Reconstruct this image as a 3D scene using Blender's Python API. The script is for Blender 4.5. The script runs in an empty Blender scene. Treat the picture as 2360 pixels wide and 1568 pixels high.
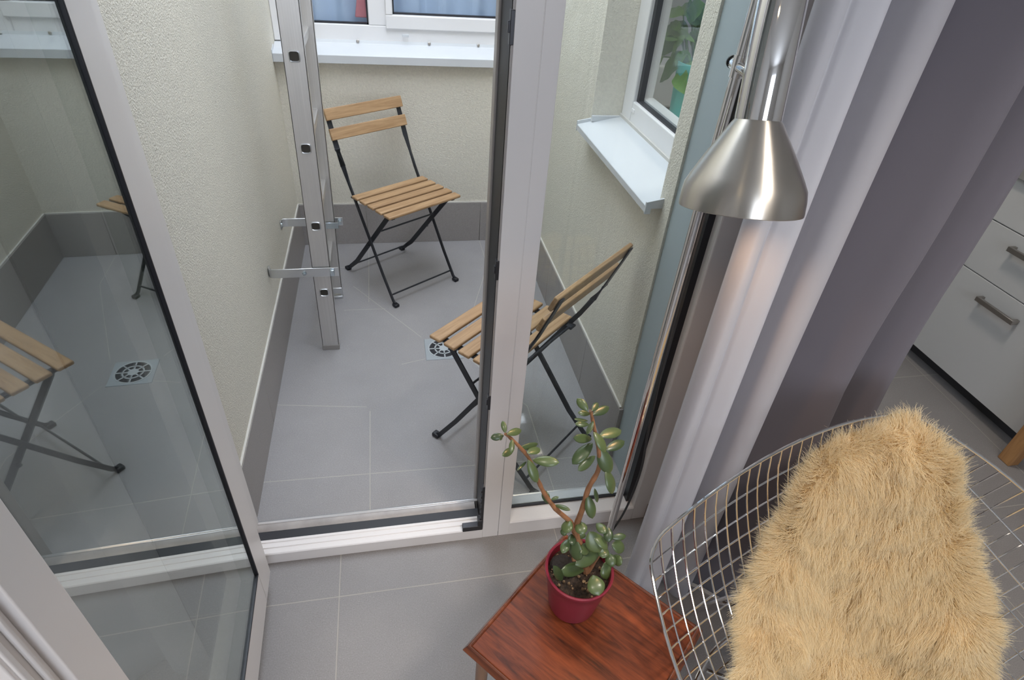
EXPO=0.0; SKY=9.0; SPA=76; SPB=62; SPC=44; CLE=8; BULB=6; BULBW=3.0; NHAIR=90000
JADE_LEAVES=[[0.1419, 0.5767, 0.9543, 0.1399, 0.5917, 0.9643, 0.0086], [0.1447, 0.5797, 0.9486, 0.1701, 0.5947, 0.9387, 0.0122], [0.1435, 0.591, 0.9343, 0.124, 0.591, 0.9318, 0.0119], [0.1396, 0.5866, 0.9413, 0.1325, 0.5686, 0.9497, 0.0062], [0.1528, 0.5769, 0.9403, 0.1487, 0.5589, 0.9314, 0.0092], [0.1588, 0.5837, 0.9127, 0.1372, 0.5657, 0.9197, 0.0121], [0.1647, 0.5846, 0.9109, 0.2001, 0.5996, 0.9, 0.0111], [0.1778, 0.5782, 0.906, 0.2019, 0.5932, 0.8964, 0.0159], [0.1915, 0.5897, 0.8756, 0.2306, 0.5777, 0.8785, 0.0181], [0.1802, 0.5773, 0.8925, 0.1936, 0.5593, 0.8591, 0.0166], [0.1802, 0.5828, 0.8821, 0.1614, 0.5648, 0.8849, 0.0054], [0.226, 0.5853, 0.7684, 0.2217, 0.6003, 0.786, 0.0156], [0.2298, 0.5836, 0.781, 0.2423, 0.5836, 0.786, 0.0065], [0.239, 0.5867, 0.7619, 0.2605, 0.5687, 0.7671, 0.0091], [0.2657, 0.5898, 0.9722, 0.2515, 0.6048, 0.9836, 0.014], [0.2722, 0.5941, 0.9604, 0.2524, 0.5941, 0.9657, 0.01], [0.2674, 0.5807, 0.98, 0.2817, 0.5957, 0.9804, 0.0103], [0.2734, 0.588, 0.9648, 0.3043, 0.603, 0.9628, 0.0146], [0.2685, 0.5889, 0.9519, 0.2463, 0.5889, 0.9583, 0.0063], [0.2675, 0.5809, 0.9524, 0.2458, 0.5809, 0.9562, 0.0105], [0.2702, 0.575, 0.9655, 0.2569, 0.557, 0.9572, 0.0119], [0.2833, 0.5945, 0.9047, 0.2475, 0.5825, 0.926, 0.016], [0.2772, 0.581, 0.9356, 0.2948, 0.563, 0.9086, 0.0176], [0.2879, 0.5813, 0.9241, 0.3296, 0.5963, 0.9173, 0.0205], [0.3082, 0.5928, 0.8781, 0.3466, 0.6078, 0.8781, 0.0176], [0.2824, 0.5867, 0.9049, 0.2482, 0.5687, 0.882, 0.0214], [0.2905, 0.5844, 0.8771, 0.2583, 0.5664, 0.8683, 0.0163], [0.2966, 0.5905, 0.8886, 0.3163, 0.5725, 0.8459, 0.0258], [0.3086, 0.5756, 0.8522, 0.3218, 0.5576, 0.8134, 0.0235], [0.3042, 0.5891, 0.791, 0.3058, 0.5711, 0.7762, 0.0139], [0.2917, 0.5825, 0.7824, 0.301, 0.5645, 0.7431, 0.0199], [0.2874, 0.585, 0.7099, 0.2905, 0.567, 0.703, 0.0191], [0.2697, 0.585, 0.7184, 0.2593, 0.567, 0.7119, 0.0183], [0.2688, 0.585, 0.687, 0.2603, 0.585, 0.6807, 0.0116], [0.2788, 0.585, 0.6754, 0.2757, 0.567, 0.6739, 0.0143], [0.2927, 0.585, 0.6726, 0.3029, 0.585, 0.6612, 0.0131], [0.2756, 0.585, 0.6612, 0.2616, 0.567, 0.6538, 0.0145], [0.2871, 0.585, 0.6589, 0.2906, 0.567, 0.627, 0.0244], [0.3109, 0.585, 0.676, 0.3275, 0.567, 0.6452, 0.0289], [0.3189, 0.585, 0.669, 0.3401, 0.567, 0.6521, 0.0185], [0.321, 0.585, 0.6982, 0.3306, 0.567, 0.6977, 0.0149], [0.3458, 0.585, 0.6827, 0.3422, 0.567, 0.67, 0.0152], [0.3573, 0.585, 0.6473, 0.3819, 0.585, 0.6479, 0.0122], [0.3621, 0.585, 0.6263, 0.3868, 0.585, 0.6095, 0.0214], [0.3189, 0.585, 0.6354, 0.2977, 0.567, 0.6443, 0.0176], [0.3435, 0.585, 0.61, 0.2965, 0.567, 0.61, 0.025], [0.3491, 0.585, 0.6233, 0.3402, 0.567, 0.6206, 0.0186], [0.3594, 0.585, 0.6006, 0.3643, 0.567, 0.5886, 0.0182], [0.3605, 0.585, 0.5733, 0.3605, 0.567, 0.5482, 0.0257], [0.3713, 0.585, 0.589, 0.3801, 0.567, 0.591, 0.0205], [0.325, 0.585, 0.5598, 0.2741, 0.573, 0.58, 0.0243], [0.2456, 0.56, 0.624, 0.2656, 0.56, 0.579, 0.0153], [0.3172, 0.545, 0.6021, 0.3208, 0.517, 0.5907, 0.0279]]
JADE_STEMS=[[[0.2837, 0.585, 0.6841], [0.2742, 0.585, 0.7098], [0.2395, 0.585, 0.7542], [0.2158, 0.585, 0.7991], [0.2036, 0.585, 0.8307], [0.1835, 0.585, 0.8895], [0.158, 0.585, 0.9271], [0.1437, 0.585, 0.9444]], [[0.2837, 0.585, 0.6841], [0.2851, 0.585, 0.7077], [0.2898, 0.585, 0.7502], [0.2906, 0.585, 0.7984], [0.3008, 0.585, 0.8335], [0.3018, 0.585, 0.8555], [0.2916, 0.585, 0.8994], [0.277, 0.585, 0.9452], [0.2678, 0.585, 0.9765]], [[0.3251, 0.585, 0.5474], [0.3138, 0.585, 0.5987], [0.2961, 0.585, 0.6487], [0.2837, 0.585, 0.6841]], [[0.3289, 0.585, 0.5465], [0.3398, 0.585, 0.593], [0.3475, 0.585, 0.6323], [0.3498, 0.585, 0.66]], [[0.2913, 0.585, 0.5948], [0.3147, 0.585, 0.5926]]]
LILY_LEAVES=[[1.01, 2.1159, 1.2687, 1.02, 2.3736, 1.2394, 0.0422], [1.0, 2.0318, 1.2138, 1.0, 2.3041, 1.2061, 0.0648], [0.99, 2.0445, 1.2003, 0.98, 2.2802, 1.1205, 0.0445], [0.985, 2.0105, 1.2227, 0.97, 2.0847, 1.1415, 0.0337], [1.005, 2.1909, 1.1223, 1.01, 2.3674, 1.0093, 0.0365], [0.985, 1.9746, 1.1741, 0.97, 2.1502, 1.0468, 0.0567], [1.0, 2.0854, 1.2307, 1.0, 2.2047, 1.2373, 0.0243], [0.995, 1.9588, 1.2147, 0.99, 2.174, 1.2394, 0.0132], [1.01, 2.0719, 1.3145, 1.02, 2.1269, 1.286, 0.0207], [1.0, 1.9638, 1.3248, 1.0, 2.0864, 1.2572, 0.0429], [0.98, 1.9896, 1.1214, 0.96, 1.8888, 1.0772, 0.0438], [1.02, 2.0081, 1.3066, 1.04, 2.0625, 1.212, 0.0776], [0.99, 1.9931, 1.1864, 0.98, 1.9968, 1.1085, 0.0403], [1.025, 1.9893, 1.2359, 1.05, 2.0472, 1.1379, 0.074], [1.0, 1.9806, 1.1516, 1.0, 1.9395, 1.1063, 0.0403], [1.025, 2.0778, 1.2807, 1.05, 2.2883, 1.2738, 0.0382], [1.015, 2.0175, 1.2512, 1.03, 2.113, 1.3094, 0.0441]]
import bpy, math, random
import numpy as np
from mathutils import Vector, Matrix
random.seed(7)
C = bpy.context.scene.collection
PI = math.pi

# ------------------------------------------------------------------ helpers
class MB:
    """collects shapes and links them as ONE mesh object"""
    def __init__(s): s.v=[]; s.f=[]; s.mi=[]; s.m=0
    def add(s, vs, fs):
        o=len(s.v); s.v+= [tuple(map(float,p)) for p in vs]
        for f in fs: s.f.append([i+o for i in f]); s.mi.append(s.m)
        return s
    def box(s, x0,x1,y0,y1,z0,z1):
        return s.add([(x0,y0,z0),(x1,y0,z0),(x1,y1,z0),(x0,y1,z0),(x0,y0,z1),(x1,y0,z1),(x1,y1,z1),(x0,y1,z1)],
            [(3,2,1,0),(4,5,6,7),(0,1,5,4),(1,2,6,5),(2,3,7,6),(3,0,4,7)])
    def bar(s, a, b, side, w, t):
        """flat bar from a to b; w along 'side', t across"""
        a=np.array(a,float); b=np.array(b,float); d=b-a; d/=np.linalg.norm(d)
        sd=np.array(side,float); sd-=sd@d*d; sd/=np.linalg.norm(sd); n=np.cross(d,sd)
        vs=[]
        for p in (a,b):
            for i,j in ((-1,-1),(1,-1),(1,1),(-1,1)): vs.append(p+sd*w/2*i+n*t/2*j)
        return s.add(vs,[(3,2,1,0),(4,5,6,7),(0,1,5,4),(1,2,6,5),(2,3,7,6),(3,0,4,7)])
    def strip(s, pts, sides, ws, ts):
        """bar along several points with its own side vector, width and thickness at each"""
        P=[np.array(p,float) for p in pts]; n=len(P); vs=[]
        for i,p in enumerate(P):
            d=P[min(i+1,n-1)]-P[max(i-1,0)]; d/=np.linalg.norm(d)
            sd=np.array(sides[i],float); sd-=sd@d*d; sd/=np.linalg.norm(sd); k=np.cross(d,sd)
            for a,b in ((-1,-1),(1,-1),(1,1),(-1,1)): vs.append(p+sd*ws[i]/2*a+k*ts[i]/2*b)
        fs=[(3,2,1,0),tuple(4*(n-1)+q for q in range(4))]
        for i in range(n-1):
            for q in range(4):
                r=(q+1)%4; fs.append((4*i+q,4*i+r,4*i+4+r,4*i+4+q))
        return s.add(vs,fs)
    def tube(s, pts, r, n=10, closed=False, cap=True):
        P=[np.array(p,float) for p in pts]; m=len(P); vs=[]; up=None
        rr=r if hasattr(r,'__len__') else [r]*m
        for i,p in enumerate(P):
            if closed: d=P[(i+1)%m]-P[i-1]
            else: d=P[min(i+1,m-1)]-P[max(i-1,0)]
            d=d/(np.linalg.norm(d)+1e-12)
            if up is None:
                up=np.array([0,0,1.]) if abs(d[2])<.9 else np.array([1.,0,0])
            up=up-up@d*d; up/=np.linalg.norm(up)+1e-12; k=np.cross(d,up)
            for q in range(n):
                a=2*PI*q/n; vs.append(p+rr[i]*(math.cos(a)*up+math.sin(a)*k))
        fs=[]
        for i in range(m if closed else m-1):
            j=(i+1)%m
            for q in range(n):
                t=(q+1)%n; fs.append((i*n+q,i*n+t,j*n+t,j*n+q))
        if cap and not closed:
            fs.append(tuple(range(n))[::-1]); fs.append(tuple((m-1)*n+q for q in range(n)))
        return s.add(vs,fs)
    def lathe(s, prof, n=48, M=None, c=(0,0,0)):
        vs=[]; fs=[]; m=len(prof)
        for (r,z) in prof:
            for q in range(n):
                a=2*PI*q/n; p=Vector((r*math.cos(a),r*math.sin(a),z))
                if M is not None: p=M@p
                vs.append((p[0]+c[0],p[1]+c[1],p[2]+c[2]))
        for i in range(m-1):
            for q in range(n):
                t=(q+1)%n; fs.append((i*n+q,i*n+t,i*n+n+t,i*n+n+q))
        return s.add(vs,fs)
    def prism(s, poly, a, b, axis=2):
        """polygon (2D) pushed along an axis from a to b"""
        def P(p,h):
            if axis==2: return (p[0],p[1],h)
            if axis==0: return (h,p[0],p[1])
            return (p[0],h,p[1])
        n=len(poly); vs=[P(p,a) for p in poly]+[P(p,b) for p in poly]
        fs=[tuple(range(n))[::-1],tuple(range(n,2*n))]+[(i,(i+1)%n,n+(i+1)%n,n+i) for i in range(n)]
        return s.add(vs,fs)
    def grid(s, G, closed_u=False):
        a,b=len(G),len(G[0]); fs=[]
        for i in range(a if closed_u else a-1):
            j=(i+1)%a
            for k in range(b-1): fs.append((i*b+k,j*b+k,j*b+k+1,i*b+k+1))
        return s.add([p for row in G for p in row],fs)
    def build(s, name, mats, parent=None, bevel=0, smooth=True, ang=35, seg=2, solid=0, fix=True):
        me=bpy.data.meshes.new(name); me.from_pydata(s.v,[],s.f)
        if not isinstance(mats,(list,tuple)): mats=[mats]
        for m in mats: me.materials.append(m)
        for p,i in zip(me.polygons,s.mi): p.material_index=i
        if fix:
            import bmesh
            bm=bmesh.new(); bm.from_mesh(me); bmesh.ops.recalc_face_normals(bm,faces=bm.faces[:]); bm.to_mesh(me); bm.free()
        if smooth:
            me.polygons.foreach_set('use_smooth',[True]*len(me.polygons))
            me.set_sharp_from_angle(angle=math.radians(ang))
        me.update()
        o=bpy.data.objects.new(name,me); C.objects.link(o)
        if solid:
            md=o.modifiers.new('thickness','SOLIDIFY'); md.thickness=solid; md.offset=0
        if bevel:
            b=o.modifiers.new('bevel','BEVEL'); b.width=bevel; b.segments=seg; b.limit_method='ANGLE'; b.angle_limit=math.radians(40)
            b.harden_normals=False
        if parent is not None: o.parent=parent
        return o
def tag(o,label=None,cat=None,group=None,kind=None):
    if label: o['label']=label
    if cat: o['category']=cat
    if group: o['group']=group
    if kind: o['kind']=kind
    return o
def empty(name,loc=(0,0,0),rz=0):
    o=bpy.data.objects.new(name,None); C.objects.link(o); o.location=loc; o.rotation_euler=(0,0,rz); o.empty_display_size=.05
    return o
def copy_tree(o,parent=None):
    c=o.copy(); C.objects.link(c); c.parent=parent
    for ch in list(o.children): copy_tree(ch,c)
    return c

# ------------------------------------------------------------------ materials
def newmat(name):
    m=bpy.data.materials.new(name); m.use_nodes=True; nt=m.node_tree
    for n in list(nt.nodes): nt.nodes.remove(n)
    out=nt.nodes.new('ShaderNodeOutputMaterial'); return m,nt,out
def N(nt,t,**kw):
    n=nt.nodes.new(t)
    for k,v in kw.items():
        if k in n.inputs: n.inputs[k].default_value=v
        else: setattr(n,k,v)
    return n
def P(name,col,rough=.5,metal=0,spec=.5,noise=None,bump=None,coat=0,aniso=0,sheen=0,stretch=(1,1,1)):
    """noise=(scale,amount) varies the colour; bump=(scale,strength,distance)"""
    m,nt,out=newmat(name); L=nt.links.new
    b=N(nt,'ShaderNodeBsdfPrincipled'); L(b.outputs[0],out.inputs[0])
    b.inputs['Base Color'].default_value=(*col,1); b.inputs['Roughness'].default_value=rough; b.inputs['Metallic'].default_value=metal
    b.inputs['Specular IOR Level'].default_value=spec; b.inputs['Coat Weight'].default_value=coat; b.inputs['Coat Roughness'].default_value=.15
    if aniso: b.inputs['Anisotropic'].default_value=aniso
    if sheen: b.inputs['Sheen Weight'].default_value=sheen
    if noise or bump:
        tc=N(nt,'ShaderNodeTexCoord'); mp=N(nt,'ShaderNodeMapping'); mp.inputs['Scale'].default_value=stretch; L(tc.outputs['Object'],mp.inputs[0])
    if noise:
        t=N(nt,'ShaderNodeTexNoise',Scale=noise[0],Detail=6,Roughness=.6); L(mp.outputs[0],t.inputs[0])
        r=N(nt,'ShaderNodeMapRange'); r.inputs[1].default_value=.3; r.inputs[2].default_value=.7
        r.inputs[3].default_value=1-noise[1]; r.inputs[4].default_value=1+noise[1]; L(t.outputs[0],r.inputs[0])
        x=N(nt,'ShaderNodeMix',data_type='RGBA',blend_type='MULTIPLY'); x.inputs[0].default_value=1; x.inputs[6].default_value=(*col,1)
        L(r.outputs[0],x.inputs[7]); L(x.outputs[2],b.inputs['Base Color'])
    if bump:
        t=N(nt,'ShaderNodeTexNoise',Scale=bump[0],Detail=4,Roughness=.6); L(mp.outputs[0],t.inputs[0])
        bp=N(nt,'ShaderNodeBump',Strength=bump[1],Distance=bump[2]); L(t.outputs[0],bp.inputs['Height']); L(bp.outputs[0],b.inputs['Normal'])
    return m
def wood(name,dark,light,scale=1,rough=.5,coat=0,grain=(1.2,22,22),contrast=.6):
    m,nt,out=newmat(name); L=nt.links.new
    b=N(nt,'ShaderNodeBsdfPrincipled',Roughness=rough); b.inputs['Coat Weight'].default_value=coat; b.inputs['Coat Roughness'].default_value=.12
    tc=N(nt,'ShaderNodeTexCoord'); oi=N(nt,'ShaderNodeObjectInfo'); mp=N(nt,'ShaderNodeMapping'); mp.inputs['Scale'].default_value=[g*scale for g in grain]
    L(tc.outputs['Object'],mp.inputs[0])
    ad=N(nt,'ShaderNodeVectorMath',operation='ADD'); L(mp.outputs[0],ad.inputs[0])
    cb=N(nt,'ShaderNodeCombineXYZ'); mu=N(nt,'ShaderNodeMath',operation='MULTIPLY'); mu.inputs[1].default_value=40; L(oi.outputs['Random'],mu.inputs[0]); L(mu.outputs[0],cb.inputs[0]); L(cb.outputs[0],ad.inputs[1])
    n1=N(nt,'ShaderNodeTexNoise',Scale=1.6,Detail=8,Roughness=.62,Distortion=.9); L(ad.outputs[0],n1.inputs[0])
    n2=N(nt,'ShaderNodeTexNoise',Scale=7,Detail=4,Roughness=.5); L(ad.outputs[0],n2.inputs[0])
    mx=N(nt,'ShaderNodeMath',operation='MULTIPLY_ADD'); mx.inputs[1].default_value=.3; L(n2.outputs[0],mx.inputs[0]); L(n1.outputs[0],mx.inputs[2])
    r=N(nt,'ShaderNodeValToRGB'); r.color_ramp.elements[0].position=.65-contrast*.3; r.color_ramp.elements[0].color=(*dark,1); r.color_ramp.elements[1].position=.65+contrast*.3; r.color_ramp.elements[1].color=(*light,1)
    L(mx.outputs[0],r.inputs[0]); L(r.outputs[0],b.inputs['Base Color'])
    bp=N(nt,'ShaderNodeBump',Strength=.15,Distance=.001); L(n2.outputs[0],bp.inputs['Height']); L(bp.outputs[0],b.inputs['Normal'])
    L(b.outputs[0],out.inputs[0]); return m
def glass(name,tint=(.93,.96,.95),f0=.05,spec=(.95,1,1)):
    """clear pane: mirror share rises toward grazing view, the rest passes through with a slight tint"""
    m,nt,out=newmat(name); L=nt.links.new
    t=N(nt,'ShaderNodeBsdfTransparent'); t.inputs[0].default_value=(*tint,1)
    g=N(nt,'ShaderNodeBsdfGlossy',Roughness=0.0); g.inputs[0].default_value=(*spec,1)
    ge=N(nt,'ShaderNodeNewGeometry'); dt=N(nt,'ShaderNodeVectorMath',operation='DOT_PRODUCT'); L(ge.outputs['Normal'],dt.inputs[0]); L(ge.outputs['Incoming'],dt.inputs[1])
    ab=N(nt,'ShaderNodeMath',operation='ABSOLUTE'); L(dt.outputs['Value'],ab.inputs[0])
    om=N(nt,'ShaderNodeMath',operation='SUBTRACT',use_clamp=True); om.inputs[0].default_value=1; L(ab.outputs[0],om.inputs[1])
    pw=N(nt,'ShaderNodeMath',operation='POWER'); pw.inputs[1].default_value=5; L(om.outputs[0],pw.inputs[0])
    ma=N(nt,'ShaderNodeMath',operation='MULTIPLY_ADD',use_clamp=True); ma.inputs[1].default_value=1-f0; ma.inputs[2].default_value=f0; L(pw.outputs[0],ma.inputs[0])
    mx=N(nt,'ShaderNodeMixShader'); L(ma.outputs[0],mx.inputs[0]); L(t.outputs[0],mx.inputs[1]); L(g.outputs[0],mx.inputs[2]); L(mx.outputs[0],out.inputs[0])
    return m
def tile_mat(name,col,segs,grout,rough=.55,w=.0022,var=.05):
    """speckled stone tile with grout along the given line pieces (x0,y0,x1,y1)"""
    m,nt,out=newmat(name); L=nt.links.new
    b=N(nt,'ShaderNodeBsdfPrincipled',Roughness=rough); L(b.outputs[0],out.inputs[0])
    tc=N(nt,'ShaderNodeTexCoord'); sx=N(nt,'ShaderNodeSeparateXYZ'); L(tc.outputs['Object'],sx.inputs[0])
    def M(op,a,bb=None,c=None):
        n=N(nt,'ShaderNodeMath',operation=op)
        for i,x in enumerate((a,bb,c)):
            if x is None: continue
            if isinstance(x,(int,float)): n.inputs[i].default_value=x
            else: L(x,n.inputs[i])
        return n.outputs[0]
    n1=N(nt,'ShaderNodeTexNoise',Scale=330,Detail=3,Roughness=.75); L(tc.outputs['Object'],n1.inputs[0])
    n2=N(nt,'ShaderNodeTexNoise',Scale=7,Detail=5,Roughness=.6); L(tc.outputs['Object'],n2.inputs[0])
    v=M('ADD',M('MULTIPLY',M('SUBTRACT',n1.outputs[0],.5),.95),M('MULTIPLY',M('SUBTRACT',n2.outputs[0],.5),var*4)); v=M('ADD',v,1.0)
    vo=N(nt,'ShaderNodeTexVoronoi',Scale=130); L(tc.outputs['Object'],vo.inputs[0])
    sp=M('MULTIPLY',M('LESS_THAN',vo.outputs['Distance'],.16),.16); v=M('ADD',v,sp)
    mixc=N(nt,'ShaderNodeMix',data_type='RGBA',blend_type='MULTIPLY'); mixc.inputs[0].default_value=1; mixc.inputs[6].default_value=(*col,1); L(v,mixc.inputs[7])
    base=mixc.outputs[2]; mask=None
    for sgm in segs:
        x0,y0,x1,y1=sgm[:4]; ww=sgm[4] if len(sgm)>4 else w
        dx,dy=x1-x0,y1-y0; l2=dx*dx+dy*dy
        px=M('SUBTRACT',sx.outputs[0],x0); py=M('SUBTRACT',sx.outputs[1],y0)
        t=N(nt,'ShaderNodeMath',operation='ADD',use_clamp=True); L(M('MULTIPLY',px,dx/l2),t.inputs[0]); L(M('MULTIPLY',py,dy/l2),t.inputs[1]); t=t.outputs[0]
        ex=M('SUBTRACT',px,M('MULTIPLY',t,dx)); ey=M('SUBTRACT',py,M('MULTIPLY',t,dy))
        d=M('SQRT',M('ADD',M('MULTIPLY',ex,ex),M('MULTIPLY',ey,ey)))
        k=N(nt,'ShaderNodeMapRange'); k.inputs[1].default_value=ww*.4; k.inputs[2].default_value=ww; k.inputs[3].default_value=1; k.inputs[4].default_value=0; L(d,k.inputs[0])
        mask=k.outputs[0] if mask is None else M('MAXIMUM',mask,k.outputs[0])
    if mask is not None:
        g=N(nt,'ShaderNodeMix',data_type='RGBA'); L(M('MULTIPLY',mask,.85),g.inputs[0]); L(base,g.inputs[6]); g.inputs[7].default_value=(*grout,1); base=g.outputs[2]
        bp=N(nt,'ShaderNodeBump',Strength=.5,Distance=.001); bp.invert=True; L(mask,bp.inputs['Height']); L(bp.outputs[0],b.inputs['Normal'])
    L(base,b.inputs['Base Color']); return m

def cloth(name,col,trans=0.,sheer=0.):
    m,nt,out=newmat(name); L=nt.links.new
    d=N(nt,'ShaderNodeBsdfPrincipled',Roughness=.85); d.inputs['Base Color'].default_value=(*col,1); d.inputs['Specular IOR Level'].default_value=.15; d.inputs['Sheen Weight'].default_value=.1
    tc=N(nt,'ShaderNodeTexCoord'); n=N(nt,'ShaderNodeTexNoise',Scale=900,Detail=2); L(tc.outputs['Object'],n.inputs[0])
    bp=N(nt,'ShaderNodeBump',Strength=.12,Distance=.0006); L(n.outputs[0],bp.inputs['Height']); L(bp.outputs[0],d.inputs['Normal'])
    sh=d.outputs[0]
    if trans:
        t=N(nt,'ShaderNodeBsdfTranslucent'); t.inputs[0].default_value=(*col,1); mx=N(nt,'ShaderNodeMixShader'); mx.inputs[0].default_value=trans; L(sh,mx.inputs[1]); L(t.outputs[0],mx.inputs[2]); sh=mx.outputs[0]
    if sheer:
        t=N(nt,'ShaderNodeBsdfTransparent'); mx=N(nt,'ShaderNodeMixShader'); mx.inputs[0].default_value=sheer; L(sh,mx.inputs[1]); L(t.outputs[0],mx.inputs[2]); sh=mx.outputs[0]
    L(sh,out.inputs[0]); return m
def emit(name,col,st):
    m,nt,out=newmat(name); e=N(nt,'ShaderNodeEmission',Strength=st); e.inputs[0].default_value=(*col,1); nt.links.new(e.outputs[0],out.inputs[0]); return m

PLASTER=P('cream_render',(.845,.805,.70),.9,spec=.2,noise=(90,.06),bump=(210,.9,.006))
INNER=P('inner_wall_paint',(.78,.77,.75),.85,spec=.2,bump=(120,.1,.001))
CEIL=P('ceiling_paint',(.85,.85,.84),.9)
REVEAL=P('grey_reveal_paint',(.44,.51,.54),.55,bump=(300,.2,.001))
UPVC=P('white_upvc',(.80,.79,.79),.32,spec=.45)
UPVCD=P('door_upvc',(.80,.765,.745),.34,spec=.45)
ALUW=P('white_coated_sheet',(.63,.65,.67),.38)
GASK=P('black_rubber',(.012,.012,.016),.45)
GREYLIP=P('grey_frame_groove',(.36,.33,.31),.35)
DIRT=P('dirty_groove',(.10,.085,.075),.6,noise=(40,.6))
BLKMET=P('black_fitting',(.05,.05,.055),.35,metal=.6)
ALU=P('brushed_aluminium',(.60,.58,.56),.38,metal=.75,noise=(6,.06),stretch=(40,40,.4))
ZINC=P('zinc_steel',(.66,.67,.68),.3,metal=.9)
ZBOLT=P('zinc_bolt',(.55,.62,.66),.25,metal=1)
TILEB=P('plinth_tile',(.34,.315,.30),.42,noise=(260,.12))
GROUTW=P('sealant_strip',(.62,.60,.55),.7)
CHROME=P('chrome',(.78,.77,.76),.07,metal=1)
POLISH=P('polished_steel',(.62,.59,.57),.1,metal=1)
BRUSH=P('brushed_steel',(.60,.565,.51),.34,metal=1,aniso=.88)
[n for n in BRUSH.node_tree.nodes if n.type=='BSDF_PRINCIPLED'][0].inputs['Anisotropic Rotation'].default_value=.25
_t=BRUSH.node_tree.nodes.new('ShaderNodeTangent'); _t.direction_type='RADIAL'; _t.axis='Z'
BRUSH.node_tree.links.new(_t.outputs[0],[n for n in BRUSH.node_tree.nodes if n.type=='BSDF_PRINCIPLED'][0].inputs['Tangent'])
BLACKST=P('black_painted_steel',(.022,.024,.03),.42,spec=.4)
CABLE=P('black_cable',(.012,.012,.012),.5)
SLAT=wood('acacia_slats',(.28,.155,.07),(.53,.345,.185),1,.5,0,(2.2,30,30),.9)
TEAK=wood('rosewood_veneer',(.04,.011,.006),(.27,.062,.02),1,.42,.05,(3.2,26,26),.75)
TEAK.node_tree.nodes['Principled BSDF'].inputs['Specular IOR Level'].default_value=.22
TEAKEDGE=wood('rosewood_edge',(.06,.016,.008),(.22,.06,.022),1,.25,.4,(3,20,20),.8)
LEGW=wood('table_leg_wood',(.16,.07,.035),(.36,.2,.11),1,.4,.2,(20,20,2),.8)
OAK=wood('oak_leg',(.30,.14,.05),(.52,.28,.11),1,.45,.1,(20,20,2),.8)
POTR=P('berry_red_glaze',(.24,.022,.042),.36,spec=.5,bump=(30,.05,.001))
SOIL=P('potting_soil',(.045,.028,.018),.95,noise=(160,.8),bump=(140,1,.01))
STEM=P('jade_stem',(.28,.13,.06),.6,noise=(60,.3))
CABW=P('cabinet_white',(.60,.60,.59),.4)
PLINTH=P('plinth_shade',(.05,.05,.055),.5)  # near-black to stand in for the recess shadow under the drawers
HANDLE=P('brushed_nickel',(.42,.39,.36),.35,metal=1)
TURQ=P('turquoise_pot',(.12,.62,.55),.35)
SHEER=cloth('sheer_white',(.76,.745,.775),.38,.30)
GREYC=cloth('lilac_grey_blackout',(.175,.162,.185))
BLUEC=cloth('blue_curtain_cloth',(.72,.82,.96),.3)
PINKC=cloth('red_cloth',(.75,.28,.30))
PANE=glass('door_glass',(.93,.95,.94),.035)
PANEL=glass('leaf_glass',(.72,.75,.73),.28)
PANEW=glass('window_glass',(.95,.97,.98),.03)
def jade_mat(name,dark,light,rough):
    m,nt,out=newmat(name); L=nt.links.new
    b=N(nt,'ShaderNodeBsdfPrincipled',Roughness=rough); b.inputs['Coat Weight'].default_value=.35; b.inputs['Coat Roughness'].default_value=.2
    b.inputs['Subsurface Weight'].default_value=0
    g=N(nt,'ShaderNodeNewGeometry'); r=N(nt,'ShaderNodeValToRGB'); r.color_ramp.elements[0].color=(*dark,1); r.color_ramp.elements[1].color=(*light,1)
    tc=N(nt,'ShaderNodeTexCoord'); n=N(nt,'ShaderNodeTexNoise',Scale=30,Detail=4); L(tc.outputs['Object'],n.inputs[0])
    mx=N(nt,'ShaderNodeMath',operation='MULTIPLY_ADD'); mx.inputs[1].default_value=.75; L(g.outputs['Random Per Island'],mx.inputs[0])
    m2=N(nt,'ShaderNodeMath',operation='MULTIPLY'); m2.inputs[1].default_value=.4; L(n.outputs[0],m2.inputs[0]); L(m2.outputs[0],mx.inputs[2])
    L(mx.outputs[0],r.inputs[0]); L(r.outputs[0],b.inputs['Base Color']); L(b.outputs[0],out.inputs[0]); return m
JADE=jade_mat('jade_leaf',(.022,.046,.016),(.095,.135,.045),.40)
LILY=jade_mat('lily_leaf',(.045,.17,.025),(.22,.43,.06),.4)

# ------------------------------------------------------------------ camera
cam=bpy.data.cameras.new('camera'); co=bpy.data.objects.new('camera',cam); C.objects.link(co)
cam.sensor_width=36; cam.sensor_fit='HORIZONTAL'; cam.lens=1371.9/2360*36; cam.clip_start=.05
Rr=Vector((.98041663,-.18478427,.06810293)); Rd=Vector((-.05871134,-.60434394,-.79455735)); Rf=Vector((.18797929,.77499882,-.60335778))
co.matrix_world=Matrix(((Rr.x,-Rd.x,-Rf.x,0),(Rr.y,-Rd.y,-Rf.y,0),(Rr.z,-Rd.z,-Rf.z,1.57),(0,0,0,1)))
bpy.context.scene.camera=co
sc=bpy.context.scene
sc.view_settings.view_transform='Standard'; sc.view_settings.look='None'; sc.view_settings.gamma=1; sc.view_settings.use_curve_mapping=False
sc.view_settings.exposure=EXPO
sc.cycles.use_denoising=True
sc.cycles.max_bounces=10; sc.cycles.diffuse_bounces=5; sc.cycles.glossy_bounces=5; sc.cycles.transparent_max_bounces=24
sc.cycles.sample_clamp_indirect=8
sc.cycles.caustics_reflective=False; sc.cycles.caustics_refractive=False
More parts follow.
